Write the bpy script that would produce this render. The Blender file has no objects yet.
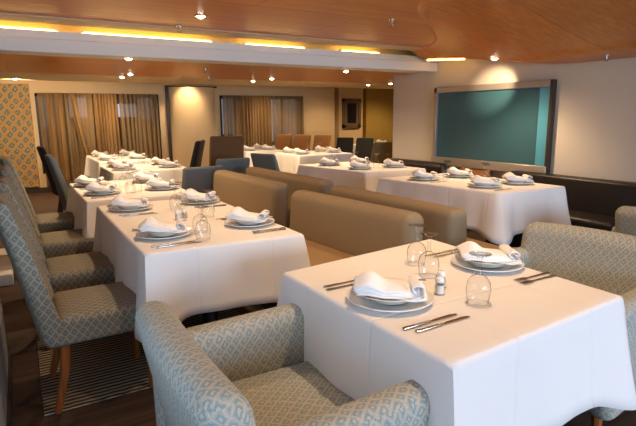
import bpy, bmesh, math, random
from mathutils import Vector, Matrix
random.seed(7)
PI = math.pi
S = bpy.context.scene
COL = S.collection

# ------------------------------------------------------------------ camera
H_EYE = 1.39
def cam_axes(yaw, pitch, roll):
    f = Vector((math.sin(yaw)*math.cos(pitch), math.cos(yaw)*math.cos(pitch), -math.sin(pitch)))
    r = Vector((math.cos(yaw), -math.sin(yaw), 0)); u = r.cross(f)
    return r*math.cos(roll)+u*math.sin(roll), -r*math.sin(roll)+u*math.cos(roll), f
cr, cu, cf = cam_axes(.534026, .190010, -.00836)
cam_d = bpy.data.cameras.new('camera'); cam = bpy.data.objects.new('camera', cam_d); COL.objects.link(cam)
M = Matrix.Identity(4)
for i in range(3):
    M[i][0] = cr[i]; M[i][1] = cu[i]; M[i][2] = -cf[i]
M[0][3], M[1][3], M[2][3] = 0, 0, H_EYE
cam.matrix_world = M
cam_d.sensor_fit = 'HORIZONTAL'; cam_d.sensor_width = 36; cam_d.lens = 36*504.83/636
cam_d.clip_start = .02; cam_d.clip_end = 100
S.camera = cam

# ------------------------------------------------------------------ world, daylight, exposure
w = bpy.data.worlds.new('world'); S.world = w; w.use_nodes = True
w.node_tree.nodes['Background'].inputs[0].default_value = (.55, .62, .75, 1)
w.node_tree.nodes['Background'].inputs[1].default_value = .3
def area_light(name, loc, rot, sx, sy, e, col):
    d = bpy.data.lights.new(name, 'AREA'); d.shape = 'RECTANGLE'; d.size = sx; d.size_y = sy
    d.energy = e; d.color = col
    o = bpy.data.objects.new(name, d); o.location = loc; o.rotation_euler = rot; COL.objects.link(o)
    return o
# daylight through the windows in the wall behind the camera
area_light('daylight', (2.3, -4.55, 1.42), (math.radians(90), 0, 0), 4.6, 1.45, 335, (.58, .76, 1.0))
area_light('left_fill', (-.57, 1.0, 1.3), (math.radians(90), 0, math.radians(-90)), 1.6, 1.0, 11, (.6, .78, 1.0))  # added fill for the left cloth faces; the left wall has no window
S.view_settings.view_transform = 'Standard'; S.view_settings.look = 'None'
S.view_settings.gamma = 1; S.view_settings.use_curve_mapping = False
S.view_settings.exposure = 0.15
S.cycles.use_denoising = True
S.cycles.max_bounces = 8; S.cycles.diffuse_bounces = 4; S.cycles.glossy_bounces = 3
S.cycles.transparent_max_bounces = 24; S.cycles.caustics_reflective = False; S.cycles.caustics_refractive = False
S.cycles.sample_clamp_indirect = 4
LAMP = (1.0, .69, .41)
K_LAMP = 1.0     # downlight strength

# ------------------------------------------------------------------ materials
def lin(c):
    c /= 255
    return c/12.92 if c <= .04045 else ((c+.055)/1.055)**2.4
def rgb(r, g, b): return (lin(r), lin(g), lin(b), 1)
def mat(name):
    m = bpy.data.materials.new(name); m.use_nodes = True
    return m, m.node_tree, m.node_tree.nodes['Principled BSDF']
def N(t, typ, **kw):
    n = t.nodes.new(typ)
    for k, v in kw.items(): setattr(n, k, v)
    return n
def plain(name, c, rough=.6, metal=0, noise=0, scale=20, bump=0, spec=.5):
    m, t, b = mat(name)
    b.inputs['Base Color'].default_value = c; b.inputs['Roughness'].default_value = rough
    b.inputs['Metallic'].default_value = metal; b.inputs['Specular IOR Level'].default_value = spec
    tc = N(t, 'ShaderNodeTexCoord'); nz = N(t, 'ShaderNodeTexNoise'); nz.inputs['Scale'].default_value = scale
    nz.inputs['Detail'].default_value = 4
    t.links.new(tc.outputs['Object'], nz.inputs['Vector'])
    if noise:
        mx = N(t, 'ShaderNodeMix', data_type='RGBA', blend_type='MIX')
        mx.inputs[6].default_value = tuple(x*(1-noise) for x in c[:3])+(1,)
        mx.inputs[7].default_value = tuple(min(1, x*(1+noise)) for x in c[:3])+(1,)
        t.links.new(nz.outputs['Fac'], mx.inputs[0]); t.links.new(mx.outputs[2], b.inputs['Base Color'])
    if bump:
        bp = N(t, 'ShaderNodeBump'); bp.inputs['Strength'].default_value = bump; bp.inputs['Distance'].default_value = .01
        t.links.new(nz.outputs['Fac'], bp.inputs['Height']); t.links.new(bp.outputs['Normal'], b.inputs['Normal'])
    return m
def emit(name, c, s):
    m, t, b = mat(name); b.inputs['Base Color'].default_value = (.8, .8, .8, 1)
    b.inputs['Emission Color'].default_value = c; b.inputs['Emission Strength'].default_value = s
    return m
def math_n(t, op, a, b=None):
    n = N(t, 'ShaderNodeMath', operation=op)
    for i, x in enumerate((a, b)):
        if x is None: continue
        if isinstance(x, (int, float)): n.inputs[i].default_value = x
        else: t.links.new(x, n.inputs[i])
    return n.outputs[0]
def ikat(name, su, sv, stops, rough=.85, warp=.12, wscale=30, bump=.25):
    """diamond ikat weave; concentric diamonds in a lattice, colours by ring"""
    m, t, b = mat(name); b.inputs['Roughness'].default_value = rough; b.inputs['Specular IOR Level'].default_value = .2
    uv = N(t, 'ShaderNodeUVMap'); uv.uv_map = 'UVMap'
    nz = N(t, 'ShaderNodeTexNoise'); nz.inputs['Scale'].default_value = wscale; nz.inputs['Detail'].default_value = 3
    t.links.new(uv.outputs[0], nz.inputs['Vector'])
    sp = N(t, 'ShaderNodeSeparateXYZ'); t.links.new(uv.outputs[0], sp.inputs[0])
    off = math_n(t, 'MULTIPLY', math_n(t, 'SUBTRACT', nz.outputs['Fac'], .5), warp)
    u = math_n(t, 'ADD', math_n(t, 'MULTIPLY', sp.outputs[0], 1/su), off)
    v = math_n(t, 'ADD', math_n(t, 'MULTIPLY', sp.outputs[1], 1/sv), off)
    a = math_n(t, 'PINGPONG', u, .5); c = math_n(t, 'PINGPONG', v, .5)
    s = math_n(t, 'ADD', a, c)                       # 0..1
    d = math_n(t, 'MULTIPLY', math_n(t, 'ABSOLUTE', math_n(t, 'SUBTRACT', s, .5)), 2)   # 0 on the lattice, 1 in the hearts
    # two hearts differ
    r = N(t, 'ShaderNodeValToRGB'); r.color_ramp.interpolation = 'LINEAR'
    el = r.color_ramp.elements
    while len(el) < len(stops): el.new(.5)
    for e, (p, col) in zip(el, stops): e.position = p; e.color = col
    t.links.new(d, r.inputs[0])
    fine = N(t, 'ShaderNodeTexNoise'); fine.inputs['Scale'].default_value = 220
    t.links.new(uv.outputs[0], fine.inputs['Vector'])
    mx = N(t, 'ShaderNodeMix', data_type='RGBA', blend_type='MULTIPLY'); mx.inputs[0].default_value = .45
    t.links.new(r.outputs[0], mx.inputs[6]); t.links.new(fine.outputs['Fac'], mx.inputs[7])
    br = N(t, 'ShaderNodeBrightContrast'); br.inputs['Bright'].default_value = .02
    t.links.new(mx.outputs[2], br.inputs[0]); t.links.new(br.outputs[0], b.inputs['Base Color'])
    bp = N(t, 'ShaderNodeBump'); bp.inputs['Strength'].default_value = bump; bp.inputs['Distance'].default_value = .004
    t.links.new(d, bp.inputs['Height']); t.links.new(bp.outputs['Normal'], b.inputs['Normal'])
    return m
def wood(name, c1, c2, plank, along='X', rough=.35, gap=.004, length=1.6, gapcol=None, bump=.05):
    m, t, b = mat(name); b.inputs['Roughness'].default_value = rough
    tc = N(t, 'ShaderNodeTexCoord'); mp = N(t, 'ShaderNodeMapping')
    t.links.new(tc.outputs['Object'], mp.inputs['Vector'])
    if along == 'Y': mp.inputs['Rotation'].default_value = (0, 0, PI/2)
    if along == 'Z': mp.inputs['Rotation'].default_value = (0, PI/2, 0)
    st = N(t, 'ShaderNodeMapping'); st.inputs['Scale'].default_value = (1.2, 26, 26)
    t.links.new(mp.outputs[0], st.inputs['Vector'])
    nz = N(t, 'ShaderNodeTexNoise'); nz.inputs['Scale'].default_value = 1.3; nz.inputs['Detail'].default_value = 6
    t.links.new(st.outputs[0], nz.inputs['Vector'])
    r = N(t, 'ShaderNodeValToRGB'); r.color_ramp.elements[0].position = .3; r.color_ramp.elements[1].position = .7
    r.color_ramp.elements[0].color = c1; r.color_ramp.elements[1].color = c2
    t.links.new(nz.outputs['Fac'], r.inputs[0])
    bk = N(t, 'ShaderNodeTexBrick'); bk.offset = .37
    bk.inputs['Color1'].default_value = (.82, .82, .82, 1); bk.inputs['Color2'].default_value = (1, 1, 1, 1)
    bk.inputs['Mortar'].default_value = gapcol or (.35, .35, .35, 1)
    bk.inputs['Scale'].default_value = 1; bk.inputs['Mortar Size'].default_value = gap
    bk.inputs['Brick Width'].default_value = length; bk.inputs['Row Height'].default_value = plank
    t.links.new(mp.outputs[0], bk.inputs['Vector'])
    mx = N(t, 'ShaderNodeMix', data_type='RGBA', blend_type='MULTIPLY'); mx.inputs[0].default_value = 1
    t.links.new(r.outputs[0], mx.inputs[6]); t.links.new(bk.outputs['Color'], mx.inputs[7])
    t.links.new(mx.outputs[2], b.inputs['Base Color'])
    bp = N(t, 'ShaderNodeBump'); bp.inputs['Strength'].default_value = bump; bp.inputs['Distance'].default_value = .004
    t.links.new(nz.outputs['Fac'], bp.inputs['Height']); t.links.new(bp.outputs['Normal'], b.inputs['Normal'])
    return m
def thin_glass(name):
    m = bpy.data.materials.new(name); m.use_nodes = True; t = m.node_tree; t.nodes.clear()
    o = N(t, 'ShaderNodeOutputMaterial'); tr = N(t, 'ShaderNodeBsdfTransparent'); gl = N(t, 'ShaderNodeBsdfGlossy')
    gl.inputs['Roughness'].default_value = .03
    lw = N(t, 'ShaderNodeLayerWeight'); lw.inputs['Blend'].default_value = .5
    r = N(t, 'ShaderNodeValToRGB'); e = r.color_ramp.elements
    e[0].position = .6; e[0].color = (.97, .975, .97, 1); e[1].position = .97; e[1].color = (.30, .31, .30, 1)
    t.links.new(lw.outputs['Facing'], r.inputs[0]); t.links.new(r.outputs[0], tr.inputs[0])
    f = math_n(t, 'ADD', math_n(t, 'MULTIPLY', math_n(t, 'POWER', lw.outputs['Facing'], 3), .6), .05)
    mx = N(t, 'ShaderNodeMixShader'); t.links.new(f, mx.inputs[0])
    t.links.new(tr.outputs[0], mx.inputs[1]); t.links.new(gl.outputs[0], mx.inputs[2])
    t.links.new(mx.outputs[0], o.inputs['Surface'])
    return m
def sheer(name, c, alpha):
    m = bpy.data.materials.new(name); m.use_nodes = True; t = m.node_tree; b = t.nodes['Principled BSDF']
    b.inputs['Base Color'].default_value = c; b.inputs['Roughness'].default_value = .9
    b.inputs['Specular IOR Level'].default_value = .1
    b.inputs['Alpha'].default_value = alpha
    return m
def rug_mat(name, c1, c2, period):
    m, t, b = mat(name); b.inputs['Roughness'].default_value = .95; b.inputs['Specular IOR Level'].default_value = .1
    tc = N(t, 'ShaderNodeTexCoord'); sp = N(t, 'ShaderNodeSeparateXYZ'); t.links.new(tc.outputs['Object'], sp.inputs[0])
    nz = N(t, 'ShaderNodeTexNoise'); nz.inputs['Scale'].default_value = 14; t.links.new(tc.outputs['Object'], nz.inputs['Vector'])
    v = math_n(t, 'ADD', math_n(t, 'MULTIPLY', sp.outputs[1], 1/period), math_n(t, 'MULTIPLY', nz.outputs['Fac'], .5))
    p = math_n(t, 'PINGPONG', v, .5)
    r = N(t, 'ShaderNodeValToRGB'); r.color_ramp.elements[0].position = .18; r.color_ramp.elements[1].position = .34
    r.color_ramp.elements[0].color = c1; r.color_ramp.elements[1].color = c2
    t.links.new(p, r.inputs[0]); t.links.new(r.outputs[0], b.inputs['Base Color'])
    return m

TEAL = rgb(160, 176, 174); TAN = rgb(208, 200, 184); GREY = rgb(128, 134, 130)
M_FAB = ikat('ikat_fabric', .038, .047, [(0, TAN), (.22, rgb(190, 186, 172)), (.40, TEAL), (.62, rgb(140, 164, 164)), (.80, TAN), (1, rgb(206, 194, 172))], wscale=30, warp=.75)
M_FABD = ikat('ikat_fabric_shaded', .038, .047, [(0, rgb(178, 166, 142)), (.25, rgb(146, 140, 124)), (.4, rgb(120, 126, 116)), (.65, rgb(112, 120, 112)), (.85, rgb(156, 146, 126)), (1, rgb(174, 162, 138))], wscale=26, warp=.5)  # same ikat as the armchairs, darkened and greyed for the different light
M_WALLP = ikat('ikat_wallpaper', .16, .2, [(0, rgb(160, 142, 96)), (.16, rgb(222, 170, 84)), (.30, rgb(216, 164, 84)), (.40, rgb(128, 136, 118)), (.78, rgb(112, 128, 122)), (.88, rgb(216, 180, 110)), (1, rgb(224, 186, 110))], wscale=9, warp=.5, bump=.05)
M_BENCH = plain('khaki_upholstery', rgb(142, 124, 98), .75, noise=.08, scale=60, bump=.1, spec=.3)
M_SEAT = plain('beige_upholstery', rgb(150, 124, 90), .75, noise=.06, scale=60, bump=.1, spec=.3)
M_DARK = plain('dark_leather', rgb(26, 19, 16), .45, noise=.1, scale=30, bump=.05)
M_BLACKF = plain('black_fabric', rgb(12, 11, 11), .9, noise=.1, scale=60)
M_BROWNF = plain('brown_fabric', rgb(104, 74, 42), .8, noise=.1, scale=40)
M_TANF = plain('tan_fabric', rgb(150, 104, 54), .8, noise=.08, scale=40)
M_OLIVEF = plain('olive_fabric', rgb(112, 94, 56), .8, noise=.08, scale=40)
M_GREYF = plain('grey_fabric', rgb(98, 106, 108), .85, noise=.12, scale=50)
M_LEGW = wood('leg_wood', rgb(132, 74, 34), rgb(176, 106, 54), 5, 'Z', .35, gap=0)
M_BLACK = plain('black_metal', rgb(24, 23, 23), .45)
M_CLOTH = plain('white_tablecloth', rgb(238, 236, 234), .85, noise=.015, scale=5, bump=.3, spec=.15)
def creases(m, sp):
    t = m.node_tree; b = t.nodes['Principled BSDF']
    tc = N(t, 'ShaderNodeTexCoord'); xyz = N(t, 'ShaderNodeSeparateXYZ'); t.links.new(tc.outputs['Object'], xyz.inputs[0])
    h = None
    for k in (0, 1):
        d = math_n(t, 'PINGPONG', math_n(t, 'ADD', xyz.outputs[k], .17), sp/2)
        g = N(t, 'ShaderNodeMapRange'); g.interpolation_type = 'SMOOTHSTEP'; g.inputs[1].default_value = 0; g.inputs[2].default_value = .012
        t.links.new(d, g.inputs[0]); h = g.outputs[0] if h is None else math_n(t, 'MULTIPLY', h, g.outputs[0])
    old = b.inputs['Normal'].links[0].from_socket
    bp = N(t, 'ShaderNodeBump'); bp.inputs['Strength'].default_value = .5; bp.inputs['Distance'].default_value = .004
    t.links.new(h, bp.inputs['Height']); t.links.new(old, bp.inputs['Normal']); t.links.new(bp.outputs['Normal'], b.inputs['Normal'])
creases(M_CLOTH, .40)
M_PLATE = plain('white_porcelain', rgb(236, 236, 232), .16, noise=.0)
M_RIM = plain('grey_rim', rgb(150, 156, 150), .2)
M_NAPK = plain('white_napkin', rgb(242, 240, 238), .9, noise=.02, scale=30, bump=.1, spec=.1)
M_MARK = plain('grey_emblem', rgb(120, 120, 128), .9)
M_STEEL = plain('cutlery_steel', rgb(190, 186, 180), .18, metal=1)
M_GLASS = thin_glass('clear_glass')
M_SALT = plain('salt', rgb(238, 236, 230), .8)
M_PEPPER = plain('pepper', rgb(190, 180, 165), .8)
M_CREAM = plain('cream_paint', rgb(222, 196, 150), .75, noise=.02, scale=3)
M_WALLR = plain('beige_wallpaper', rgb(212, 203, 186), .8, noise=.03, scale=5)
M_WHITE = plain('white_paint', rgb(228, 224, 216), .6, noise=.015, scale=4)
M_TANP = plain('tan_paint', rgb(196, 172, 140), .7, noise=.02, scale=4)
M_OLIVE = plain('olive_wallpaper', rgb(176, 148, 70), .8, noise=.08, scale=8)
M_GREYP = plain('grey_paint', rgb(150, 152, 156), .6)
M_CEIL = wood('ceiling_wood', rgb(204, 116, 30), rgb(230, 146, 48), 1.22, 'X', .38, gap=.006, length=2.6, gapcol=(.6, .5, .45, 1))
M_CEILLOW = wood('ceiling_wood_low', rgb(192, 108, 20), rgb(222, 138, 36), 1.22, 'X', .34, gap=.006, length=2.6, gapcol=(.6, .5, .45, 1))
M_FLOOR = wood('floor_wood', rgb(62, 46, 37), rgb(92, 70, 56), .16, 'X', .6, gap=.003, length=1.3)
M_RUG = rug_mat('striped_rug', rgb(66, 58, 50), rgb(164, 150, 124), .034)
M_TEALP = plain('teal_panel', rgb(58, 100, 112), .32, noise=.06, scale=2)
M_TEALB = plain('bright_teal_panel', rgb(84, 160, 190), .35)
M_SILVER = plain('silver_frame', rgb(186, 178, 166), .35, metal=.6)
M_GOLDF = plain('bronze_frame', rgb(120, 100, 70), .45, metal=.4)
M_PIC = plain('dark_picture', rgb(26, 22, 22), .3, noise=.4, scale=12)
M_CURT = sheer('tan_drape', rgb(160, 128, 84), .92)
M_SHEER = sheer('sheer_curtain', rgb(164, 138, 100), .62)
M_PANE = plain('evening_window_glass', rgb(150, 158, 166), .1)
M_DFRAME = plain('dark_window_frame', rgb(54, 42, 34), .5)
M_CHROME = plain('chrome_ring', rgb(220, 216, 208), .2, metal=1)
M_LENS = emit('lamp_lens', (1, .82, .58, 1), 18)
M_TUBE = emit('cove_tube', (1, .62, .14, 1), 9)
M_COVE = plain('cove_yellow_paint', rgb(226, 196, 120), .7)

# ------------------------------------------------------------------ mesh builder
class MB:
    def __init__(s): s.bm = bmesh.new()
    def _add(s, bm2, mtx=None):
        me = bpy.data.meshes.new('tmp'); bm2.to_mesh(me); bm2.free()
        if mtx is not None: me.transform(mtx)
        s.bm.from_mesh(me); bpy.data.meshes.remove(me)
    def box(s, x0, x1, y0, y1, z0, z1, bev=0, seg=3, mtx=None, sub=0, fn=None):
        b = bmesh.new(); bmesh.ops.create_cube(b, size=1)
        for v in b.verts:
            v.co = Vector((x0+(v.co.x+.5)*(x1-x0), y0+(v.co.y+.5)*(y1-y0), z0+(v.co.z+.5)*(z1-z0)))
        if bev:
            es = [e for e in b.edges if len(e.link_faces) == 2 and e.calc_face_angle() > .5]
            bmesh.ops.bevel(b, geom=es, offset=bev, segments=seg, profile=.5, affect='EDGES', clamp_overlap=True)
        if sub:
            for ax, (lo, hi) in enumerate(((x0, x1), (y0, y1), (z0, z1))):
                for k in range(1, sub+2):
                    co = [0, 0, 0]; no = [0, 0, 0]; co[ax] = lo+(hi-lo)*k/(sub+2); no[ax] = 1
                    bmesh.ops.bisect_plane(b, geom=b.verts[:]+b.edges[:]+b.faces[:], plane_co=co, plane_no=no, dist=1e-5)
        if fn:
            for v in b.verts: v.co = Vector(fn(*v.co))
        s._add(b, mtx); return s
    def prism(s, pts, axis, a, c, bev=0, seg=2, mtx=None):
        """closed polygon pts (2-D) extruded along axis from a to c; axis 'x': pts are (y,z); 'y': (x,z); 'z': (x,y)"""
        b = bmesh.new()
        def P(p, q): return {'x': (q, p[0], p[1]), 'y': (p[0], q, p[1]), 'z': (p[0], p[1], q)}[axis]
        lo = [b.verts.new(P(p, a)) for p in pts]; hi = [b.verts.new(P(p, c)) for p in pts]
        b.faces.new(lo); b.faces.new(hi[::-1]); n = len(pts)
        for i in range(n): b.faces.new((lo[i], hi[i], hi[(i+1) % n], lo[(i+1) % n]))
        bmesh.ops.recalc_face_normals(b, faces=b.faces[:])
        if bev:
            es = [e for e in b.edges if e.calc_face_angle(0) > .7]
            bmesh.ops.bevel(b, geom=es, offset=bev, segments=seg, profile=.5, affect='EDGES', clamp_overlap=True)
        s._add(b, mtx); return s
    def lathe(s, prof, seg=24, c=(0, 0, 0), mtx=None):
        b = bmesh.new(); rings = []
        for r, z in prof:
            if r < 1e-6: rings.append([b.verts.new((c[0], c[1], c[2]+z))])
            else: rings.append([b.verts.new((c[0]+r*math.cos(2*PI*k/seg), c[1]+r*math.sin(2*PI*k/seg), c[2]+z)) for k in range(seg)])
        for A, B in zip(rings, rings[1:]):
            for k in range(seg):
                q = [A[k % len(A)], A[(k+1) % len(A)], B[(k+1) % len(B)], B[k % len(B)]]
                u = []
                for v in q:
                    if v not in u: u.append(v)
                if len(u) > 2:
                    try: b.faces.new(u)
                    except ValueError: pass
        s._add(b, mtx); return s
    def tube(s, pts, rad, seg=10, caps=True):
        pts = [Vector(p) for p in pts]
        rad = rad if isinstance(rad, (list, tuple)) else [rad]*len(pts)
        b = bmesh.new(); rings = []
        for i, p in enumerate(pts):
            d = (pts[min(i+1, len(pts)-1)]-pts[max(i-1, 0)]).normalized()
            a = Vector((0, 0, 1)) if abs(d.z) < .9 else Vector((1, 0, 0))
            u = d.cross(a).normalized(); v = d.cross(u)
            rings.append([b.verts.new(p+u*rad[i]*math.cos(2*PI*k/seg)+v*rad[i]*math.sin(2*PI*k/seg)) for k in range(seg)])
        for A, B in zip(rings, rings[1:]):
            for k in range(seg): b.faces.new((A[k], A[(k+1) % seg], B[(k+1) % seg], B[k]))
        if caps: b.faces.new(rings[0][::-1]); b.faces.new(rings[-1])
        s._add(b); return s
    def grid(s, fn, nu, nv, closed_u=False):
        b = bmesh.new()
        vs = [[b.verts.new(fn(i/nu, j/nv)) for j in range(nv+1)] for i in range(nu if closed_u else nu+1)]
        n = len(vs)
        for i in range(nu):
            for j in range(nv):
                b.faces.new((vs[i % n][j], vs[(i+1) % n][j], vs[(i+1) % n][j+1], vs[i % n][j+1]))
        s._add(b); return s
    def build(s, name, m, parent=None, smooth=True, thick=0, recalc=True, angle=40):
        if recalc: bmesh.ops.recalc_face_normals(s.bm, faces=s.bm.faces[:])
        uvl = s.bm.loops.layers.uv.new('UVMap')
        for f in s.bm.faces:
            n = f.normal; ax = max(range(3), key=lambda i: abs(n[i]))
            for l in f.loops:
                c = l.vert.co
                l[uvl].uv = (c.y, c.z) if ax == 0 else (c.x, c.z) if ax == 1 else (c.y, c.x)
        me = bpy.data.meshes.new(name); s.bm.to_mesh(me); s.bm.free()
        me.materials.append(m)
        if smooth:
            for p in me.polygons: p.use_smooth = True
            me.set_sharp_from_angle(angle=math.radians(angle))
        o = bpy.data.objects.new(name, me); COL.objects.link(o)
        if parent: o.parent = parent
        if thick:
            md = o.modifiers.new('solid', 'SOLIDIFY'); md.thickness = thick; md.offset = 0
        return o
def tag(o, label, cat, group=None):
    o['label'] = label; o['category'] = cat
    if group: o['group'] = group
    return o
def struct(o): o['kind'] = 'structure'; return o
def empty(name, loc, rz, label, cat, group=None):
    o = bpy.data.objects.new(name, None); COL.objects.link(o); o.empty_display_size = .1
    o.location = loc; o.rotation_euler = (0, 0, rz)
    return tag(o, label, cat, group)
KIDS = {}
def copy_thing(o, name, loc, rz, label, group=None, cat=None):
    """a copy of a thing with copies of its parts and sub-parts"""
    def rec(src, par):
        c = src.copy(); COL.objects.link(c)
        if par is not None: c.parent = par
        for ch in list(src.children): rec(ch, c)
        return c
    c = rec(o, None)
    c.location = loc; c.rotation_euler = (0, 0, rz); c['label'] = label
    if group: c['group'] = group
    if cat: c['category'] = cat
    return c
class Proto:
    """the first placement moves the thing itself, later ones copy it"""
    def __init__(s, make): s.make = make; s.o = None
    def put(s, loc, rz, label, group=None):
        if s.o is None:
            s.o = s.make(); s.o.location = loc; s.o.rotation_euler = (0, 0, rz); s.o['label'] = label
            if group: s.o['group'] = group
            return s.o
        return copy_thing(s.o, None, loc, rz, label, group)

# ------------------------------------------------------------------ the room
XW = 4.9           # right wall
YB = 10.85         # back wall
ZU, ZL = 2.20, 1.96
struct(MB().box(-.7, 9.6, -4.6, 11.6, -.1, 0).build('floor', M_FLOOR, smooth=False))
# right wall up to its end; behind it the room widens
struct(MB().box(XW, XW+.3, -4.6, 6.05, 0, 2.5).build('wall_right', M_WALLR, smooth=False))
struct(MB().box(-.75, -.6, -4.6, 11.6, 0, 2.5).build('wall_left', M_GREYP, smooth=False))
struct(MB().box(9.4, 9.6, 6.05, 11.6, 0, 2.5).build('wall_far_right', M_CREAM, smooth=False))
struct(MB().box(5.2, 9.6, 5.9, 6.05, 0, 2.5).build('wall_side_room', M_CREAM, smooth=False))
# wall behind the camera, with a wide window opening
wr = MB(); wr.box(-.75, 0, -4.7, -4.6, 0, 2.5); wr.box(4.6, 5.2, -4.7, -4.6, 0, 2.5); wr.box(0, 4.6, -4.7, -4.6, 0, .6); wr.box(0, 4.6, -4.7, -4.6, 2.2, 2.5)
struct(wr.build('wall_rear', M_CREAM, smooth=False))
# back wall with two window openings
W1 = (.38, 2.62); W2 = (3.93, 6.02); WZ0, WZ1 = .35, 1.85
bw = MB()
bw.box(-.75, W1[0], YB, YB+.3, 0, 2.5); bw.box(W1[1], W2[0], YB, YB+.3, 0, 2.5); bw.box(W2[1], 6.92, YB, YB+.3, 0, 2.5)
for a in (W1, W2): bw.box(a[0], a[1], YB, YB+.3, 0, WZ0); bw.box(a[0], a[1], YB, YB+.3, WZ1, 2.5)
bw.box(6.92, 7.06, YB+.25, YB+.4, 0, 2.5)           # reveal
bw.box(7.06, 7.78, YB, YB+.3, 0, 2.5)
bw.box(7.78, 7.98, YB+.25, YB+.4, 0, 2.5)
struct(bw.build('wall_back', M_CREAM, smooth=False))
struct(MB().box(7.98, 9.6, YB+.12, YB+.4, 0, 2.5).build('wall_niche', M_OLIVE, smooth=False))
# windows
def window(n, a, panes, frame_x):
    f = MB(); y0, y1 = YB+.16, YB+.22
    f.box(a[0], a[0]+.06, y0-.12, y1, WZ0, WZ1); f.box(a[1]-.06, a[1], y0-.12, y1, WZ0, WZ1)
    f.box(a[0], a[1], y0-.12, y1, WZ1-.06, WZ1); f.box(a[0], a[1], y0-.12, y1, WZ0, WZ0+.06)
    for x in frame_x: f.box(x-.03, x+.03, y0, y1, WZ0+.06, WZ1-.06)
    r = struct(f.build('window_%d' % n, M_DFRAME, smooth=False))
    for x0, x1, z0, z1, m in panes:
        MB().box(x0, x1, y0+.02, y0+.04, z0, z1).build('pane', m, r, smooth=False)
    g = MB().box(a[0]+.06, a[1]-.06, y1-.02, y1, WZ0+.06, WZ1-.06).build('blind', plain('blind_cloth_%d' % n, rgb(128, 120, 104), .9), r, smooth=False)
M_PANEL = emit('dusk_glass', (.46, .50, .56, 1), 1.0); M_PANED = emit('dim_dusk_glass', (.34, .37, .42, 1), .45)
window(1, W1, [(.95, 1.26, 1.40, 1.78, M_PANEL), (.47, .78, 1.2, 1.78, M_PANED), (1.80, 2.2, 1.4, 1.66, M_PANEL), (2.24, 2.52, 1.35, 1.78, M_PANED)], (.84, 1.32, 1.74))
window(2, W2, [(4.02, 4.3, 1.0, 1.78, M_PANED), (5.16, 5.52, .8, 1.78, M_PANED), (5.56, 5.94, .8, 1.78, M_PANED)], (4.34, 5.13, 5.54))
# skirting along the back wall
sk = MB().box(-.6, 6.92, YB-.03, YB, 0, .1); struct(sk.build('baseboard_back', M_DFRAME, smooth=False))

# ceilings
struct(MB().box(-.75, XW, -4.6, 4.82, ZU, ZU+.1).build('ceiling', M_CEIL, smooth=False))
struct(MB().box(-.75, XW, 4.82, 5.12, ZU-.012, ZU+.1).build('trim_1', M_TANP, smooth=False))       # painted lip in front of the cove
struct(MB().box(-.75, 9.6, 5.42, 7.62, ZL, ZL+.1).build('ceiling_low', M_CEILLOW, smooth=False))
struct(MB().box(-.75, 9.6, 7.62, 9.12, ZL+.005, ZL+.25).build('ceiling_border', M_CREAM, smooth=False))
struct(MB().box(-.75, 9.6, 9.12, 11.6, 2.3, 2.4).build('ceiling_back', M_CREAM, smooth=False))
# stepped beam with the light cove on top of it
be = MB(); be.prism([(5.15, 1.955), (5.15, 2.065), (5.19, 2.075), (5.19, 2.14), (5.23, 2.14), (5.23, 2.11), (5.45, 2.11), (5.45, 1.955)], 'x', -.75, XW)
struct(be.build('trim_2', M_WHITE, smooth=False))
struct(MB().box(-.75, XW, 5.40, 5.46, 2.1, 2.45).box(-.75, XW, 5.1, 5.46, 2.34, 2.45).build('trim_3', M_COVE, smooth=False))
# sloping boxed soffit along the right wall
so = MB()
def ease(t):
    t = max(0, min(1, t)); return t*t*(3-2*t)
def soffit_row(y):
    k = ease((y-2.6)/2.3)
    zw = 1.89+.205*ease((y-3.1)/1.95)
    return 2.5+(4.35-2.5)*k, 4.1+.5*k, zw          # where it leaves the ceiling, inner edge of the level strip, height of the strip
def soffit_z(x, y):
    xs, xi, zw = soffit_row(y)
    return zw if x >= xi else ZU-.004-(ZU-.004-zw-.012)*ease((x-xs)/(xi-xs)*.85)/ease(.85)
b = bmesh.new()
rows = []
for q in range(34):
    y = -4.6+6.4*q/5 if q < 5 else 1.8+3.32*(q-5)/28
    xs, xi, zw = soffit_row(y)
    rows.append([b.verts.new((xs+(xi-xs)*c/10, y, soffit_z(xs+(xi-xs)*c/10-1e-6, y)+(.006 if c == 0 else 0))) for c in range(11)]+[b.verts.new(p) for p in ((xi+.015, y, zw), (XW, y, zw))])
for A, B in zip(rows, rows[1:]):
    for k in range(12): b.faces.new((A[k], A[k+1], B[k+1], B[k]))
so._add(b)
struct(so.build('trim_4', M_CEIL, thick=.006, angle=60, recalc=False))

# pattern panel on the back wall, left
pp = MB().box(-.6, .30, YB-.07, YB-.01, .12, 2.0, bev=.006, seg=1)
o = tag(pp.build('wall_panel', M_WALLP), 'yellow and teal diamond-patterned panel on back wall at far left', 'wall panel')
# rounded column cover between the windows
cl = MB(); n = 18
pts = [(2.82, YB-.005)]+[(3.31-.49*math.cos(PI*k/n), YB-.03-.30*math.sin(PI*k/n)) for k in range(n+1)]+[(3.80, YB-.005)]
cl.prism(pts, 'z', .02, 2.0)
o = tag(cl.build('column_cover', M_CREAM, angle=30), 'rounded cream column cover between the two curtained windows', 'column')
MB().box(2.76, 2.82, YB-.06, YB-.005, .02, 2.03).box(2.76, 3.86, YB-.06, YB-.005, 2.0, 2.03).build('edge_trim', M_DFRAME, o, smooth=False)

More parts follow.
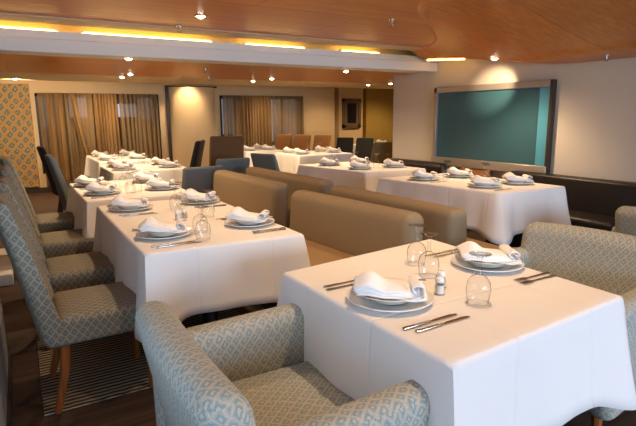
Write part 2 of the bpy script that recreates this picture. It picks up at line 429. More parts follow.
# curtains
def drape(name, x0, x1, m, label, folds, amp=.028, y=YB-.09, lean=0, z1=1.85):
    g = MB()
    g.grid(lambda u, v: (x0+(x1-x0)*u+lean*(1-v)**1.5+.01*math.sin(9*u), y+amp*math.sin(u*folds*2*PI)*(.6+.4*(1-v))+.012*math.sin(u*folds*5.3+2*v), .06+(z1-.06)*v), int(folds*12), 8)
    o = g.build(name, m, thick=.004, recalc=False)
    return tag(o, label, 'curtain', 'curtains on the back wall')
drape('curtain', .42, .70, M_SHEER, 'sheer curtain with pale folds at left edge of left window', 3, y=YB-.07)
drape('curtain', .56, .66, M_CURT, 'narrow bunched tan curtain strip nearest the patterned panel', 1.5, y=YB-.15)
drape('curtain', .70, .82, M_CURT, 'second narrow tan curtain strip from the patterned panel', 1.5, y=YB-.15)
drape('curtain', .80, 1.34, M_SHEER, 'sheer curtain over the bright pane of left window', 5, y=YB-.07)
drape('curtain', .95, 1.05, M_CURT, 'slanting tan curtain strip before the left bright pane', 1.2, y=YB-.15, lean=.28)
drape('curtain', 1.365, 1.79, M_CURT, 'wide tan curtain in the middle of left window', 7)
drape('curtain', 1.83, 2.56, M_SHEER, 'sheer grey curtain over right half of left window', 9)
drape('curtain', 3.97, 4.36, M_SHEER, 'sheer grey curtain at left end of right window', 5)
drape('curtain', 4.385, 5.13, M_CURT, 'wide tan curtain in the middle of right window', 10)
drape('curtain', 5.17, 5.98, M_SHEER, 'sheer grey curtain at right end of right window', 8)

# picture on the far wall
pf = empty('framed_picture', (7.42, YB, 1.45), 0, 'dark upright picture in a bronze frame on the far wall', 'picture')
f = MB()
for a in ((-.28, -.20, -.36, .36), (.20, .28, -.36, .36), (-.28, .28, .28, .36), (-.28, .28, -.36, -.28)): f.box(a[0], a[1], -.05, -.005, a[2], a[3])
f.build('frame', M_GOLDF, pf, smooth=False)
MB().box(-.20, .20, -.035, -.01, -.28, .28).build('mat_board', plain('mat_board', rgb(120, 110, 96), .8), pf, smooth=False)
MB().box(-.14, .14, -.04, -.03, -.25, .25).build('image', M_PIC, pf, smooth=False)

# teal panel on the right wall
tp = empty('wall_screen', (XW, 4.24, 1.22), 0, 'large teal panel in a silver frame on the right wall', 'wall panel')
f = MB(); y0, y1, z0, z1 = -.86, .88, -.48, .52
f.box(-.07, -.004, y1-.05, y1, z0, z1, .004, 1).box(-.07, -.004, y0, y1, z1-.07, z1, .004, 1).box(-.09, -.004, y0, y1, z0, z0+.10, .004, 1)
f.build('frame', M_SILVER, tp)
MB().box(-.075, -.004, y0-.004, y0+.028, z0, z1+.002, .004, 1).build('side_bar', M_DFRAME, tp)
MB().box(-.035, -.006, y0+.16, y1-.05, z0+.10, z1-.07).build('screen', M_TEALP, tp, smooth=False)
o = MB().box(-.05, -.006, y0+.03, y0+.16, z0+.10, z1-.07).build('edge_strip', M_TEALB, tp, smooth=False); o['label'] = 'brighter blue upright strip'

# low partition and kerb at the left edge
pl = MB(); pl.prism([(-.17, 1.2), (-.165, 3.25), (-.2, 3.75), (-.42, 3.95), (-.42, 1.2)], 'z', 0, .34)
tag(pl.build('low_partition', M_GREYP, smooth=False), 'low grey partition at the left edge of the picture', 'partition')
MB().prism([(-.155, 1.2), (-.150, 3.25), (-.185, 3.76), (-.2, 3.75), (-.165, 3.25), (-.17, 1.2)], 'z', .0, .05).build('skirting', M_DFRAME, bpy.data.objects['low_partition'], smooth=False)
tag(MB().box(-.45, -.14, 4.85, 5.9, 0, .1, .01, 2).build('kerb', M_WHITE), 'low white kerb on the floor behind the left chairs', 'kerb')
# runner
tag(MB().box(-.02, 1.25, 2.53, 8.4, .001, .009, .003, 1).build('rug', M_RUG, smooth=False), 'striped grey and beige runner under the left row of chairs', 'rug')

# ------------------------------------------------------------------ lamps
def make_downlight():
    r = empty('downlight', (0, 0, 0), 0, '', 'ceiling light')
    MB().lathe([(.052, .004), (.052, -.006), (.042, -.008), (.040, -.002), (.040, .004)], 20).build('trim_ring', M_CHROME, r)
    MB().lathe([(0, -.024), (.012, -.022), (.024, -.016), (.034, -.006), (.038, .003), (0, .003)], 20).build('lens', M_LENS, r)
    return r
P_DOWN = Proto(make_downlight)
def downlight(x, y, z, label, e=30, ang=95, blend=.6, aim=None, rad=.03):
    o = P_DOWN.put((x, y, z), 0, label, 'recessed downlights')
    d = bpy.data.lights.new('bulb', 'SPOT'); d.energy = e*K_LAMP; d.color = LAMP; d.spot_size = math.radians(ang); d.spot_blend = blend; d.shadow_soft_size = rad
    L = bpy.data.objects.new('bulb', d); COL.objects.link(L); L.parent = o; L.location = (0, 0, -.06)
    if aim:
        v = Vector(aim)-Vector((x, y, z-.06)); L.rotation_euler = v.to_track_quat('-Z', 'Y').to_euler()
    return o
def added_wall_spot(o, aim, e, ang):  # extra spot added under a downlight to make the streak on the wall
    d = bpy.data.lights.new('added_wall_spot', 'SPOT'); d.energy = e*K_LAMP; d.color = (1, .72, .45); d.spot_size = math.radians(ang); d.spot_blend = .8; d.shadow_soft_size = .02
    L = bpy.data.objects.new('added_wall_spot', d); COL.objects.link(L); L.parent = o; L.location = (0, 0, -.06)
    L.rotation_euler = (Vector(aim)-o.location).to_track_quat('-Z', 'Y').to_euler()
downlight(1.40, 4.22, ZU, 'large recessed downlight in the raised ceiling above the long left table', 34, 120)
downlight(1.42, 1.30, ZU, 'recessed downlight above the nearest table', 18, 92)
downlight(1.10, 2.95, ZU, 'recessed downlight above near half of the long left table', 15, 88)
downlight(2.75, 2.2, ZU, 'recessed downlight above the aisle behind the patterned armchair', 13)
dl = downlight(4.26, 3.66, soffit_z(4.26, 3.66)-.004, 'recessed downlight just before the teal wall panel', 48, 150, 1.0, aim=(4.2, 3.6, 0), rad=.02)
added_wall_spot(dl, (4.9, 4.15, 1.74), 75, 42)
downlight(1.03, 5.35, ZL, 'small downlight in low ceiling above the second left table', 48, 150, .8)
downlight(1.39, 7.8, ZL, 'far one of the close pair of downlights above the left curtain', 40, 150, .8)
downlight(1.40, 7.24, ZL, 'near one of the close pair of downlights above the left curtain', 40, 150, .8)
downlight(.08, 8.8, ZL+.005, 'downlight in ceiling border before the diamond-patterned panel', 100, 130, .6, aim=(.1, 10.7, .9))
downlight(3.41, 7.8, ZL, 'far left one of the two downlights above the right curtain', 40, 150, .8)
downlight(3.46, 7.2, ZL, 'near right one of the two downlights above the right curtain', 40, 150, .8)
downlight(3.77, 5.63, ZL, 'downlight in low ceiling right of centre, closest to the beam', 34, 150, .8)
downlight(5.79, 7.9, ZL, 'farther downlight beside the olive niche', 40, 150, .8)
downlight(5.96, 7.45, ZL, 'nearer downlight beside the corner of the right wall', 40, 150, .8)
downlight(3.1, 10.2, 2.3, 'downlight washing the rounded cream column', 34, 70, .6, aim=(3.1, 10.7, 1.2))
downlight(5.0, 9.9, 2.3, 'downlight washing the right curtain', 40, 140, .7)
downlight(1.4, 10.0, 2.3, 'downlight washing the left curtain', 38, 140, .7)
downlight(6.5, 9.9, 2.3, 'added fill downlight between the right curtain and the framed picture', 20, 140, .7)  # added to brighten the far wall beside the right curtain
downlight(8.2, 9.9, 2.3, 'downlight in the niche right of the framed picture', 40, 140, .7)
# cove tubes
def tube(x0, x1, label):
    o = MB().tube([(x0, 5.27, 2.15), (x1, 5.27, 2.15)], .016, 10).build('cove_tube', M_TUBE)
    tag(o, label, 'light tube', 'tubes in the ceiling cove')
    for x in (x0, x1): MB().box(x-.02, x+.02, 5.255, 5.285, 2.11, 2.17, .003, 1).build('socket', M_WHITE, o)
tube(-.45, .42, 'yellow light tube in the cove at the far left')
tube(.62, 1.85, 'long yellow light tube in the cove left of the visible downlight')
tube(2.22, 2.95, 'yellow light tube in the middle of the cove')
tube(3.45, 4.02, 'yellow light tube in the cove near the right wall')
# short tube running along the right wall
o = MB().tube([(4.66, 4.45, soffit_z(4.66, 4.45)-.012), (4.66, 5.08, soffit_z(4.66, 5.08)-.012)], .010, 10).build('cove_tube', M_TUBE)
# sprinklers
def make_sprinkler():
    r = empty('sprinkler', (0, 0, 0), 0, '', 'sprinkler')
    MB().lathe([(0, 0), (.026, 0), (.024, -.008), (.009, -.01), (.009, -.04), (0, -.04)], 12).build('body', M_CHROME, r)
    MB().lathe([(0, -.055), (.017, -.055), (.017, -.058), (0, -.058)], 12).tube([(.008, 0, -.038), (.012, 0, -.056)], .002, 6).tube([(-.008, 0, -.038), (-.012, 0, -.056)], .002, 6).build('deflector', M_GOLDF, r)
    return r
P_SPR = Proto(make_sprinkler)
for x, y, z, l in ((1.37, 4.75, ZU, 'small sprinkler on the ceiling behind the large downlight'), (2.9, 3.62, ZU, 'dark sprinkler on the raised ceiling near its middle'),
                   (2.0, 5.95, ZL, 'sprinkler on the low ceiling just behind the beam'), (2.48, 7.25, ZL, 'sprinkler at far edge of the low wooden ceiling'), (4.45, 2.62, 1.89, 'sprinkler under the boxed soffit at the right')):
    P_SPR.put((x, y, z), 0, l, 'ceiling sprinklers')

# ------------------------------------------------------------------ chairs
def make_side_chair(fab, legm, cat='chair', hgt=1.03, w=.47, name='dining_chair'):
    r = empty(name, (0, 0, 0), 0, '', cat); hw = w/2
    # seat: padded box with a crown
    def crown(x, y, z): return (x, y, z+(.018*max(0, 1-(x/.26)**2)*max(0, 1-(y/hw)**2) if z > .42 else 0))
    MB().box(-.20, .25, -hw, hw, .33, .465, .032, 3, sub=6, fn=crown).build('seat', fab, r)
    # backrest: a slab rising from the seat rail, leaning and slightly dished
    def lean(x, y, z):
        t = (z-.33)/(hgt-.33)
        k = -.035-.20*t-.03*t*t
        return (x*(1-.35*t)+k+.035*(y/hw)**2-.01, y*(1-.04*t), z)
    MB().box(-.235, -.135, -hw, hw, .33, hgt, .03, 3, sub=7, fn=lambda x, y, z: lean(x, y, z)).build('backrest', fab, r)
    for sy in (-1, 1):
        for fx in (1, -1):
            m = MB()
            if fx > 0: m.tube([(.20, sy*(hw-.05), .36), (.21, sy*(hw-.045), 0)], [.024, .016], 8)
            else: m.tube([(-.17, sy*(hw-.045), .36), (-.185, sy*(hw-.04), .2), (-.235, sy*(hw-.03), 0)], [.026, .022, .016], 8)
            m.build('leg', legm, r)
    return r
def make_armchair():
    """tub armchair: tall rolled back, lower padded arms; faces +x"""
    r = empty('armchair', (0, 0, 0), 0, '', 'armchair')
    HB = .80
    def bk(x, y, z):
        t = max(0, (z-.2)/(HB-.2))
        return (x-.115*t+.085+.02*(y/.38)**2, y, z-.015*(y/.38)**2*t)
    MB().box(-.345, -.215, -.385, .385, .14, HB, .0645, 6, sub=6, fn=bk).build('backrest', M_FAB, r)
    for s in (1, -1):
        a, c = sorted((s*.275, s*.40))
        def arm(x, y, z):
            t = max(0, (z-.14)/.52); k = max(0, min(1, (x+.3)/.6))
            return (x, y+s*.02*t, z+(-.012*(1-k) if z > .4 else 0))
        MB().box(-.30, .35, a, c, .14, .655, .052, 6, sub=5, fn=arm).build('arm', M_FAB, r)
    def crown(x, y, z): return (x, y, z+(.02*max(0, 1-(x/.33)**2)*max(0, 1-(y/.3)**2) if z > .42 else 0))
    MB().box(-.27, .30, -.28, .28, .16, .455, .035, 4, sub=5, fn=crown).build('seat', M_FAB, r)
    for sx in (-.28, .26):
        for sy in (-.31, .31):
            MB().tube([(sx, sy, .16), (sx*1.03, sy*1.02, 0)], [.026, .018], 8).build('leg', M_LEGW, r)
    return r
P_ARM = Proto(make_armchair)
P_ARM.put((.625, 1.33, 0), 0, 'teal ikat armchair in the foreground, tucked against left side of nearest table', 'ikat armchairs')
P_ARM.put((2.24, 1.42, 0), PI+.12, 'teal ikat armchair facing us across the nearest table', 'ikat armchairs')
P_ARM.put((3.72, 1.47, 0), .0, 'ikat armchair seen from behind at right edge by the dark bench', 'ikat armchairs')
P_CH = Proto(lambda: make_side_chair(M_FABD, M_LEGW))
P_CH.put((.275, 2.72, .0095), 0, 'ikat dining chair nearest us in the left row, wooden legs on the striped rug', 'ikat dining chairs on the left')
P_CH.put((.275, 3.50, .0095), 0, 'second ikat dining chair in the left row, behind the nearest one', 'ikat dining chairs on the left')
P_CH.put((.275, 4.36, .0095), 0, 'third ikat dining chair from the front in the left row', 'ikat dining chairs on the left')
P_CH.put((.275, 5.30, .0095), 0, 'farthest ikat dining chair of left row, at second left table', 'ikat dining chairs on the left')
def px_x(px, y): return y*math.tan(.534026+math.atan((px-318)/504.83))
one = lambda fab, hgt, w, px, y, ang, label, dx=0: _place(make_side_chair(fab, M_BLACK, hgt=hgt, w=w), px_x(px, y)+dx, y, math.radians(ang), label)
def _place(o, x, y, a, label):
    o.location = (x, y, .0095 if x < 1.2 else 0); o.rotation_euler = (0, 0, a); o['label'] = label; return o
one(M_GREYF, .98, .46, 66, 6.35, 0, 'grey-blue chair at left side of the third left table', dx=.22)
one(M_BLACKF, 1.0, .46, 57, 7.95, 0, 'black chair at left side of the farthest left table', dx=.2)
one(M_BLACKF, 1.04, .46, 173, 7.75, 150, 'dark tilted chair before the rounded cream column', dx=.08)
one(M_BROWNF, 1.13, .50, 222, 7.05, 85, 'tall brown high-backed chair left of the tan chairs')
one(M_GREYF, .84, .48, 196, 5.93, 90, 'low grey chair behind the far khaki bench, near the third left table', dx=-.02)
one(M_GREYF, .88, .46, 224, 6.35, 90, 'small grey chair standing before the tall brown chair')
one(M_GREYF, .90, .46, 272, 6.36, 20, 'grey-teal chair left of the white table behind the benches', dx=.15)
one(M_TANF, 1.0, .40, 276, 9.75, -150, 'left one of the three tan chairs before the right curtain')
one(M_TANF, 1.0, .40, 295, 9.33, -150, 'middle one of the three tan chairs before the right curtain')
one(M_TANF, 1.0, .40, 315, 8.91, -150, 'right one of the three tan chairs before the right curtain')
one(M_BLACKF, .93, .38, 341, 8.9, -140, 'left one of the two black chairs under the framed picture')
one(M_BLACKF, .93, .38, 361, 8.4, -140, 'right one of the two black chairs under the framed picture')
one(M_OLIVEF, .97, .5, 375, 6.85, 85, 'olive chair beside the end of the right wall')
one(M_TANF, .82, .46, 460, 4.34, 180, 'brown chair between the two dark benches on the right wall', dx=-.04)

# ------------------------------------------------------------------ benches
def make_bench(L, fab, seatm, hb=.80, rnd=.055, depth=.46):
    """faces -x; backrest front face at x=0, along y from 0 to L"""
    r = empty('bench', (0, 0, 0), 0, '', 'bench')
    def bk(x, y, z):
        t = max(0, (z-.1)/.7)
        return (x+.05*t, y, z)
    MB().box(-.02, .15, 0, L, .06, hb, rnd, 5, sub=4, fn=bk).build('backrest', fab, r)
    MB().box(-depth, .0, .01, L-.01, .30, .46, .035, 4, sub=2).build('seat', seatm, r)
    MB().box(-depth+.04, .05, .03, L-.03, 0, .31).build('plinth', M_BLACK, r, smooth=False)
    return r
def bench(x, y, rz, L, label, group, **kw):
    o = make_bench(L, kw.pop('fab', M_BENCH), kw.pop('seatm', M_SEAT), **kw); o.location = (x, y, 0); o.rotation_euler = (0, 0, rz)
    o['label'] = label; o['group'] = group; return o
# row facing the left tables
bench(1.955, 2.27, .09, 1.36, 'khaki upholstered bench with rounded top right behind the nearest table', 'khaki benches', rnd=.07)
bench(1.90, 4.02, .04, 1.48, 'khaki bench behind the long left table, farther one facing left', 'khaki benches')
# row facing the right tables (turned round)
bench(2.46, 3.66, PI+.02, 1.42, 'khaki bench facing the right table, its pale end towards us', 'khaki benches')
bench(2.50, 5.62, PI+.04, 1.66, 'farther khaki bench facing right, behind the middle one', 'khaki benches')
# dark benches on the right wall
bench(4.66, 2.33, 0, 1.42, 'dark leather bench on the right wall under the teal panel, nearest us', 'dark benches', fab=M_DARK, seatm=M_DARK, hb=.77, rnd=.03, depth=.35)
bench(4.66, 4.78, 0, 1.15, 'dark leather bench with rounded corner near the end of the right wall', 'dark benches', fab=M_DARK, seatm=M_DARK, hb=.77, rnd=.06, depth=.36)

# ------------------------------------------------------------------ tables and cloths
def table(q, tname, near=True):
    """q: near-left, near-right, far-right, far-left corners of the top (0.75 m high)"""
    q = [Vector((a, c, 0)) for a, c in q]; cen = sum(q, Vector())/4
    t = empty('dining_table', (cen.x, cen.y, 0), 0, 'dining table hidden under the cloth of the '+tname, 'table', 'tables under cloths')
    L = [p-cen for p in q]
    sh = lambda k, p: (p.x*k, p.y*k)
    MB().prism([sh(.97, p) for p in L], 'z', .705, .742).build('tabletop', M_BLACK, t, smooth=False)
    lx = (L[1]-L[0]).length; ly = (L[3]-L[0]).length
    feet = [(0, 0)] if max(lx, ly) < 1.15 else [(0, -ly*.27), (0, ly*.27)]
    for fx, fy in feet:
        MB().tube([(fx, fy, .03), (fx, fy, .706)], .045, 12).build('column', M_BLACK, t)
        MB().box(fx-.24, fx+.24, fy-.24, fy+.24, .0095, .04, .01, 2).build('base', M_BLACK, t)
    # cloth
    seg = 30; NP = 4*seg; zt = .752; ph = random.random()*6
    def edge(u):
        k = (u % 1)*4; i = int(k) % 4; f = k-int(k)
        p = L[i].lerp(L[(i+1) % 4], f)
        ln = (L[(i+1) % 4]-L[i]).length; d = min(f, 1-f)*ln
        e = (L[(i+1) % 4]-L[i]).normalized(); nrm = Vector((e.y, -e.x, 0))
        cd = (L[i] if f < .5 else L[(i+1) % 4]).normalized()
        w_ = math.exp(-(d/.10)**2)
        return p, (nrm*(1-.75*w_)+cd*.75*w_), d, f*ln+i*3.1
    rows = [(0.0, 0.0), (.004, -.001), (.010, -.006), (.013, -.015), (.016, -.06), (.02, -.14), (.026, -.22), (.034, -.30), (.042, -.345)]
    b = bmesh.new()
    # top: inset grid (bilinear), then the ring of the skirt
    vr = []
    for j, (out, dz) in enumerate(rows):
        ring = []
        for k in range(NP):
            p, nrm, d, s = edge(k/NP)
            drop = -dz/.345; wc = math.exp(-(d/.13)**2); wf = math.exp(-((d-.16)/.07)**2)
            o_ = out+drop*(.085*wc-.022*wf+.010*math.sin(s*9+ph)+.006*math.sin(s*23+2*ph))
            z = zt+dz*(1+.2*wc+.03*math.sin(s*4+ph))
            ring.append(b.verts.new(p+nrm*o_+Vector((0, 0, z))))
        vr.append(ring)
    for A, B in zip(vr, vr[1:]):
        for k in range(NP): b.faces.new((A[k], A[(k+1) % NP], B[(k+1) % NP], B[k]))
    # top surface
    gv = {}
    for i in range(seg+1):
        for j in range(seg+1):
            if j == 0: v = vr[0][i]
            elif i == seg: v = vr[0][seg+j]
            elif j == seg: v = vr[0][3*seg-i]
            elif i == 0: v = vr[0][(4*seg-j) % NP]
            else:
                u, w_ = i/seg, j/seg
                p = L[0].lerp(L[1], u).lerp(L[3].lerp(L[2], u), w_)
                v = b.verts.new((p.x, p.y, zt))
            gv[i, j] = v
    for i in range(seg):
        for j in range(seg): b.faces.new((gv[i, j], gv[i+1, j], gv[i+1, j+1], gv[i, j+1]))
    m = MB(); m._add(b)
    c = m.build('tablecloth', M_CLOTH, thick=.003, angle=70); c.location = (cen.x, cen.y, 0)
    tag(c, 'white tablecloth on the '+tname, 'tablecloth', 'white tablecloths')
    return t

# ------------------------------------------------------------------ tableware
ZT = .7545
def plate_prof(r, h, well):
    return [(0, .004), (well*.98, .004), (well*1.08, .008), (r*.98, h), (r, h+.001), (r, h-.003), (well*1.12, .003), (well*.9, 0), (0, 0)]
def make_plate(): 
    r = MB().lathe(plate_prof(.150, .020, .095), 40).build('dinner_plate', M_PLATE, angle=30); r['category'] = 'plate'; return r
def make_bowl():
    r = MB().lathe([(0, .006), (.055, .006), (.075, .014), (.090, .030), (.124, .040), (.125, .0385), (.091, .026), (.076, .009), (.055, 0), (0, 0)], 40).build('soup_plate', M_PLATE, angle=30); r['category'] = 'plate'; return r
def make_napkin():
    """a long folded napkin: flat stacked layers, humped at one end and rolled open at the other"""
    g = empty('napkin', (0, 0, 0), 0, '', 'napkin')
    def layer(k, L0, L1, wd, z0):
        m = MB()
        def fn(u, v):
            y = L0+(L1-L0)*u
            hump = .040*math.exp(-((y+.065)/.045)**2)*(1-.10*k)
            x = (v-.5)*wd*(1-.18*u)
            arch = .010*(1-(2*v-1)**2)
            return (x+.012*math.sin(3*u), y, z0+hump*(1-.55*abs(2*v-1)**1.6)+arch+.004*math.sin(11*u+k)-.010*max(0, u-.55))
        m.grid(fn, 22, 12); return m
    for k in range(3):
        layer(k, -.122+.006*k, .078+.022*k, .186-.012*(2-k), .004+.0075*(2-k)).build('fold', M_NAPK, g, thick=.005, recalc=False)
    # the turned-back open end
    m = MB()
    def roll(u, v):
        a = PI*1.55*v-.5
        return ((u-.5)*.13, .085+.020*math.cos(a)+.01*u, .030+.013*math.sin(a))
    m.grid(roll, 10, 12); m.build('rolled_end', M_NAPK, g, thick=.005, recalc=False)
    o = MB().box(-.006, .006, .098, .122, .0445, .0455).build('emblem', M_MARK, g, smooth=False); o['label'] = 'small dark printed mark'
    return g
def cutlery_blank(outline, name, zc=.003):
    m = MB(); m.prism(outline, 'z', 0, .0028, bev=.0008, seg=1); o = m.build(name, M_STEEL); o['category'] = 'cutlery'; return o
def make_knife():
    r = empty('table_knife', (0, 0, 0), 0, '', 'knife')
    MB().prism([(-.11, -.0075), (-.11, .0075), (-.02, .006), (0, .005), (0, -.005), (-.02, -.006)], 'z', 0, .006, bev=.002, seg=2).build('handle', M_STEEL, r)
    MB().prism([(0, -.004), (0, .004), (.02, .008), (.09, .010), (.112, .004), (.115, -.003), (.1, -.005)], 'z', .001, .003).build('blade', M_STEEL, r)
    return r
def make_fork():
    r = empty('table_fork', (0, 0, 0), 0, '', 'fork')
    MB().prism([(-.10, -.008), (-.104, 0), (-.10, .008), (-.02, .0045), (.035, .004), (.035, -.004), (-.02, -.0045)], 'z', .001, .004, bev=.001, seg=1).build('handle', M_STEEL, r)
    m = MB().prism([(.035, -.004), (.035, .004), (.05, .012), (.062, .0125), (.062, -.0125), (.05, -.012)], 'z', .0015, .004)
    for k in range(4): m.box(.06, .10, -.0122+k*.0069, -.0085+k*.0069, .0018, .0042)
    m.build('tines', M_STEEL, r, smooth=False)
    return r
def make_goblet():
    """stemmed wine glass standing upside down on its rim"""
    r = empty('wine_glass', (0, 0, 0), 0, '', 'glass')
    MB().lathe([(.0325, .002), (.033, 0), (.035, .0), (.0355, .002), (.040, .03), (.042, .05), (.038, .075), (.026, .092), (.010, .101), (0, .103)], 28).build('bowl', M_GLASS, r, angle=180)
    MB().lathe([(.012, .099), (.0075, .110), (.006, .132), (.0075, .155), (.012, .165)], 14).build('stem', M_GLASS, r, angle=180)
    MB().lathe([(.011, .164), (.018, .169), (.033, .1725), (.0365, .1715), (.0375, .1735), (.0365, .1755), (.033, .1745), (0, .1735)], 28).build('foot', M_GLASS, r, angle=60)
    return r
def make_shaker(content):
    r = empty('salt_shaker' if content is M_SALT else 'pepper_shaker', (0, 0, 0), 0, '', 'shaker')
    MB().lathe([(0, 0), (.019, 0), (.020, .004), (.018, .030), (.016, .046), (0, .046)], 20).build('jar', M_GLASS, r, angle=50)
    MB().lathe([(0, .002), (.0165, .002), (.0155, .034), (0, .034)], 16).build('contents', content, r, angle=50)
    MB().lathe([(.0165, .045), (.0165, .055), (.012, .062), (0, .064)], 18).build('cap', M_PLATE, r, angle=50)
    return r
P_PL, P_BO, P_NA, P_KN, P_FO, P_GO = (Proto(f) for f in (make_plate, make_bowl, make_napkin, make_knife, make_fork, make_goblet))
P_SA, P_PE = Proto(lambda: make_shaker(M_SALT)), Proto(lambda: make_shaker(M_PEPPER))
def setting(x, y, rz, pos, tn, knives=2, fork=True, nrot=0):
    """a guest sits at local -x looking +x"""
    R = Matrix.Rotation(rz, 3, 'Z'); at = lambda a, c, z: tuple(Vector((x, y, z))+R @ Vector((a, c, 0)))
    P_PL.put((x, y, ZT), rz, f'white dinner plate at {pos} of the {tn}', 'dinner plates')
    P_BO.put((x, y, ZT+.0045), rz, f'white soup plate at {pos} of the {tn}', 'soup plates')
    P_NA.put((x+.0, y, ZT+.035), nrot, f'folded white napkin at {pos} of the {tn}', 'folded napkins')
    for k in range(knives):
        P_KN.put(at(.02*k-.01, -.215-.035*k, ZT), rz, f'{("inner", "outer")[k]} steel knife at {pos} of the {tn}', 'table knives')
    if fork:
        for k in range(2):
            P_FO.put(at(-.03+.01*k, .205+.035*k, ZT), rz, f'{("inner", "outer")[k]} steel fork at {pos} of the {tn}', 'table forks')
def glass(x, y, pos, tn): P_GO.put((x, y, ZT), random.random()*3, f'upside-down wine glass {pos} on the {tn}', 'upside-down wine glasses')
def shakers(x, y, tn, dx=.05, dy=.0):
    P_SA.put((x, y, ZT), 0, f'salt shaker with pale contents on the {tn}', 'shakers')
    P_PE.put((x+dx, y+dy, ZT), 0, f'pepper shaker beside the salt on the {tn}', 'shakers')

# nearest table
T1 = 'nearest table'
table([(.92, .875), (1.79, .925), (1.81, 1.91), (.91, 1.80)], T1)
setting(1.065, 1.315, 0, 'left side', T1, nrot=-2.25)
setting(1.68, 1.425, PI, 'right side', T1, nrot=-2.2)
glass(1.31, 1.14, 'closest to us, before the right plates', T1); glass(1.37, 1.45, 'front of the close pair', T1); glass(1.44, 1.60, 'rear of the close pair', T1)
shakers(1.262, 1.275, T1, .055, .05)
# long left table
L1 = 'long left table'
table([(.475, 2.42), (1.30, 2.38), (1.30, 3.96), (.47, 3.96)], L1)
for x, y, a, p in ((.645, 2.74, 0, 'near left seat'), (.65, 3.68, 0, 'far left seat'), (1.155, 2.76, PI, 'near right seat'), (1.15, 3.70, PI, 'far right seat')):
    setting(x, y, a, p, L1, nrot=-1.9 if a == 0 else -2.3)
for x, y, p in ((.80, 2.55, 'nearest the front edge'), (.84, 2.72, 'second from the front edge'), (1.02, 3.12, 'beside the shakers'), (.92, 3.52, 'left one before the far plates'), (.99, 3.62, 'right one before the far plates')):
    glass(x, y, p, L1)
shakers(.83, 3.14, L1, .05, .03)
# further left tables
L2 = 'second left table'
table([(.43, 4.24), (1.25, 4.20), (1.25, 5.52), (.42, 5.52)], L2)
for x, y, a, p in ((.59, 4.58, 0, 'near left seat'), (.57, 5.2, 0, 'far left seat'), (1.09, 4.6, PI, 'near right seat'), (1.09, 5.2, PI, 'far right seat')):
    setting(x, y, a, p, L2, knives=1, fork=False, nrot=-2)
for x, y, p in ((.80, 4.5, 'nearest the front edge'), (.88, 4.62, 'right of the nearest glass'), (.82, 4.95, 'in the middle'), (.90, 5.1, 'far of the middle'), (.76, 5.25, 'farthest back')): glass(x, y, p, L2)
L3 = 'third left table'
table([(.95, 6.30), (1.86, 6.28), (1.86, 7.3), (.95, 7.3)], L3)
for x, y, a, p in ((1.12, 6.6, 0, 'near left seat'), (1.68, 6.62, PI, 'near right seat'), (1.12, 7.05, 0, 'far left seat'), (1.68, 7.05, PI, 'far right seat')):
    setting(x, y, a, p, L3, knives=0, fork=False, nrot=-2)
for x, y, p in ((1.36, 6.55, 'nearest the front edge'), (1.46, 6.66, 'right of the nearest glass'), (1.40, 6.95, 'in the middle')): glass(x, y, p, L3)
L4 = 'farthest left table'
table([(1.02, 8.02), (1.78, 7.95), (1.78, 9.5), (1.02, 9.5)], L4)
for x, y, a, p in ((1.18, 8.3, 0, 'near left seat'), (1.62, 8.3, PI, 'near right seat'), (1.18, 9.1, 0, 'far left seat'), (1.62, 9.1, PI, 'far right seat')):
    setting(x, y, a, p, L4, knives=0, fork=False, nrot=-2)
for x, y, p in ((1.36, 8.2, 'nearest the front edge'), (1.45, 8.5, 'in the middle'), (1.36, 8.9, 'far left'), (1.46, 9.2, 'farthest back')): glass(x, y, p, L4)
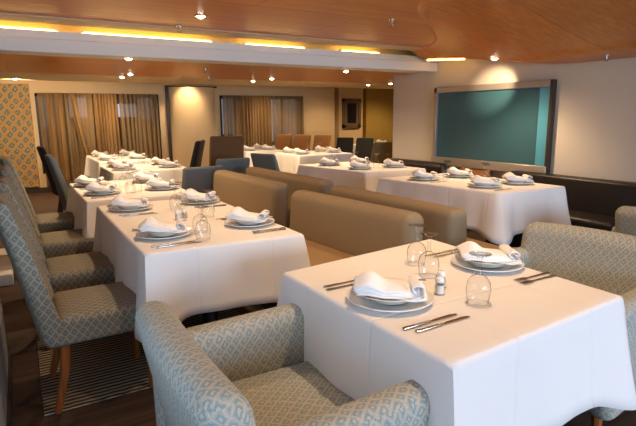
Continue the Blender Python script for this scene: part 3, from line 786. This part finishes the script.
# right tables
R1 = 'table before the teal panel'
table([(3.38, 2.78), (4.18, 2.74), (4.12, 4.10), (3.20, 4.14)], R1)
for x, y, a, p in ((3.57, 3.10, 0, 'near left seat'), (3.98, 3.08, PI, 'near right seat'), (3.48, 3.78, 0, 'far left seat'), (3.93, 3.75, PI, 'far right seat')):
    setting(x, y, a, p, R1, knives=1, fork=False, nrot=-2.2)
for x, y, p in ((3.76, 3.25, 'left one of near pair'), (3.86, 3.36, 'right one of near pair'), (3.68, 3.68, 'left one of far pair'), (3.76, 3.76, 'right one of far pair')): glass(x, y, p, R1)
R2 = 'middle table behind the benches'
table([(3.42, 4.72), (4.24, 4.62), (4.16, 5.92), (3.22, 5.92)], R2)
for x, y, a, p in ((3.55, 5.0, 0, 'near left seat'), (4.03, 4.95, PI, 'near right seat'), (3.50, 5.6, 0, 'far left seat'), (3.98, 5.6, PI, 'far right seat')):
    setting(x, y, a, p, R2, knives=0, fork=False, nrot=-2.2)
for x, y, p in ((3.80, 5.0, 'left one of near pair'), (3.88, 4.88, 'right one of near pair'), (3.70, 5.35, 'left one of middle pair'), (3.80, 5.42, 'right one of middle pair'), (3.62, 5.75, 'farthest left'), (3.74, 5.8, 'farthest right')): glass(x, y, p, R2)
R3 = 'far table before the black chairs'
table([(3.98, 7.30), (4.98, 7.26), (4.98, 8.2), (3.98, 8.2)], R3)
for x, y, a, p in ((4.15, 7.55, 0, 'near left seat'), (4.8, 7.55, PI, 'near right seat'), (4.15, 7.95, 0, 'far left seat'), (4.8, 7.95, PI, 'far right seat')):
    setting(x, y, a, p, R3, knives=0, fork=False, nrot=-2.2)
for x, y, p in ((4.42, 7.5, 'nearest the front edge'), (4.55, 7.6, 'right of the nearest glass'), (4.48, 7.9, 'farthest back')): glass(x, y, p, R3)
M1 = 'far table before the tan chairs'
table([(3.62, 8.72), (4.36, 8.68), (4.36, 9.6), (3.62, 9.6)], M1)
for x, y, a, p in ((3.78, 8.95, 0, 'near left seat'), (4.2, 8.95, PI, 'near right seat'), (3.78, 9.35, 0, 'far left seat'), (4.2, 9.35, PI, 'far right seat')):
    setting(x, y, a, p, M1, knives=0, fork=False, nrot=-2.2)
for x, y, p in ((3.98, 8.9, 'left one of near pair'), (4.06, 8.98, 'right one of near pair'), (4.0, 9.3, 'farthest back')): glass(x, y, p, M1)
R4 = 'table near the olive niche'
table([(6.55, 8.85), (7.3, 8.8), (7.3, 9.6), (6.55, 9.6)], R4)
setting(6.72, 9.1, 0, 'left seat', R4, knives=0, fork=False, nrot=-2.2); setting(7.1, 9.15, PI, 'right seat', R4, knives=0, fork=False, nrot=-2.2)

o = [x for x in bpy.data.objects if x.name.startswith('cove_tube') and 'label' not in x][0]
tag(o, 'short yellow light tube running along the right wall above the teal panel', 'light tube', 'tubes in the ceiling cove')
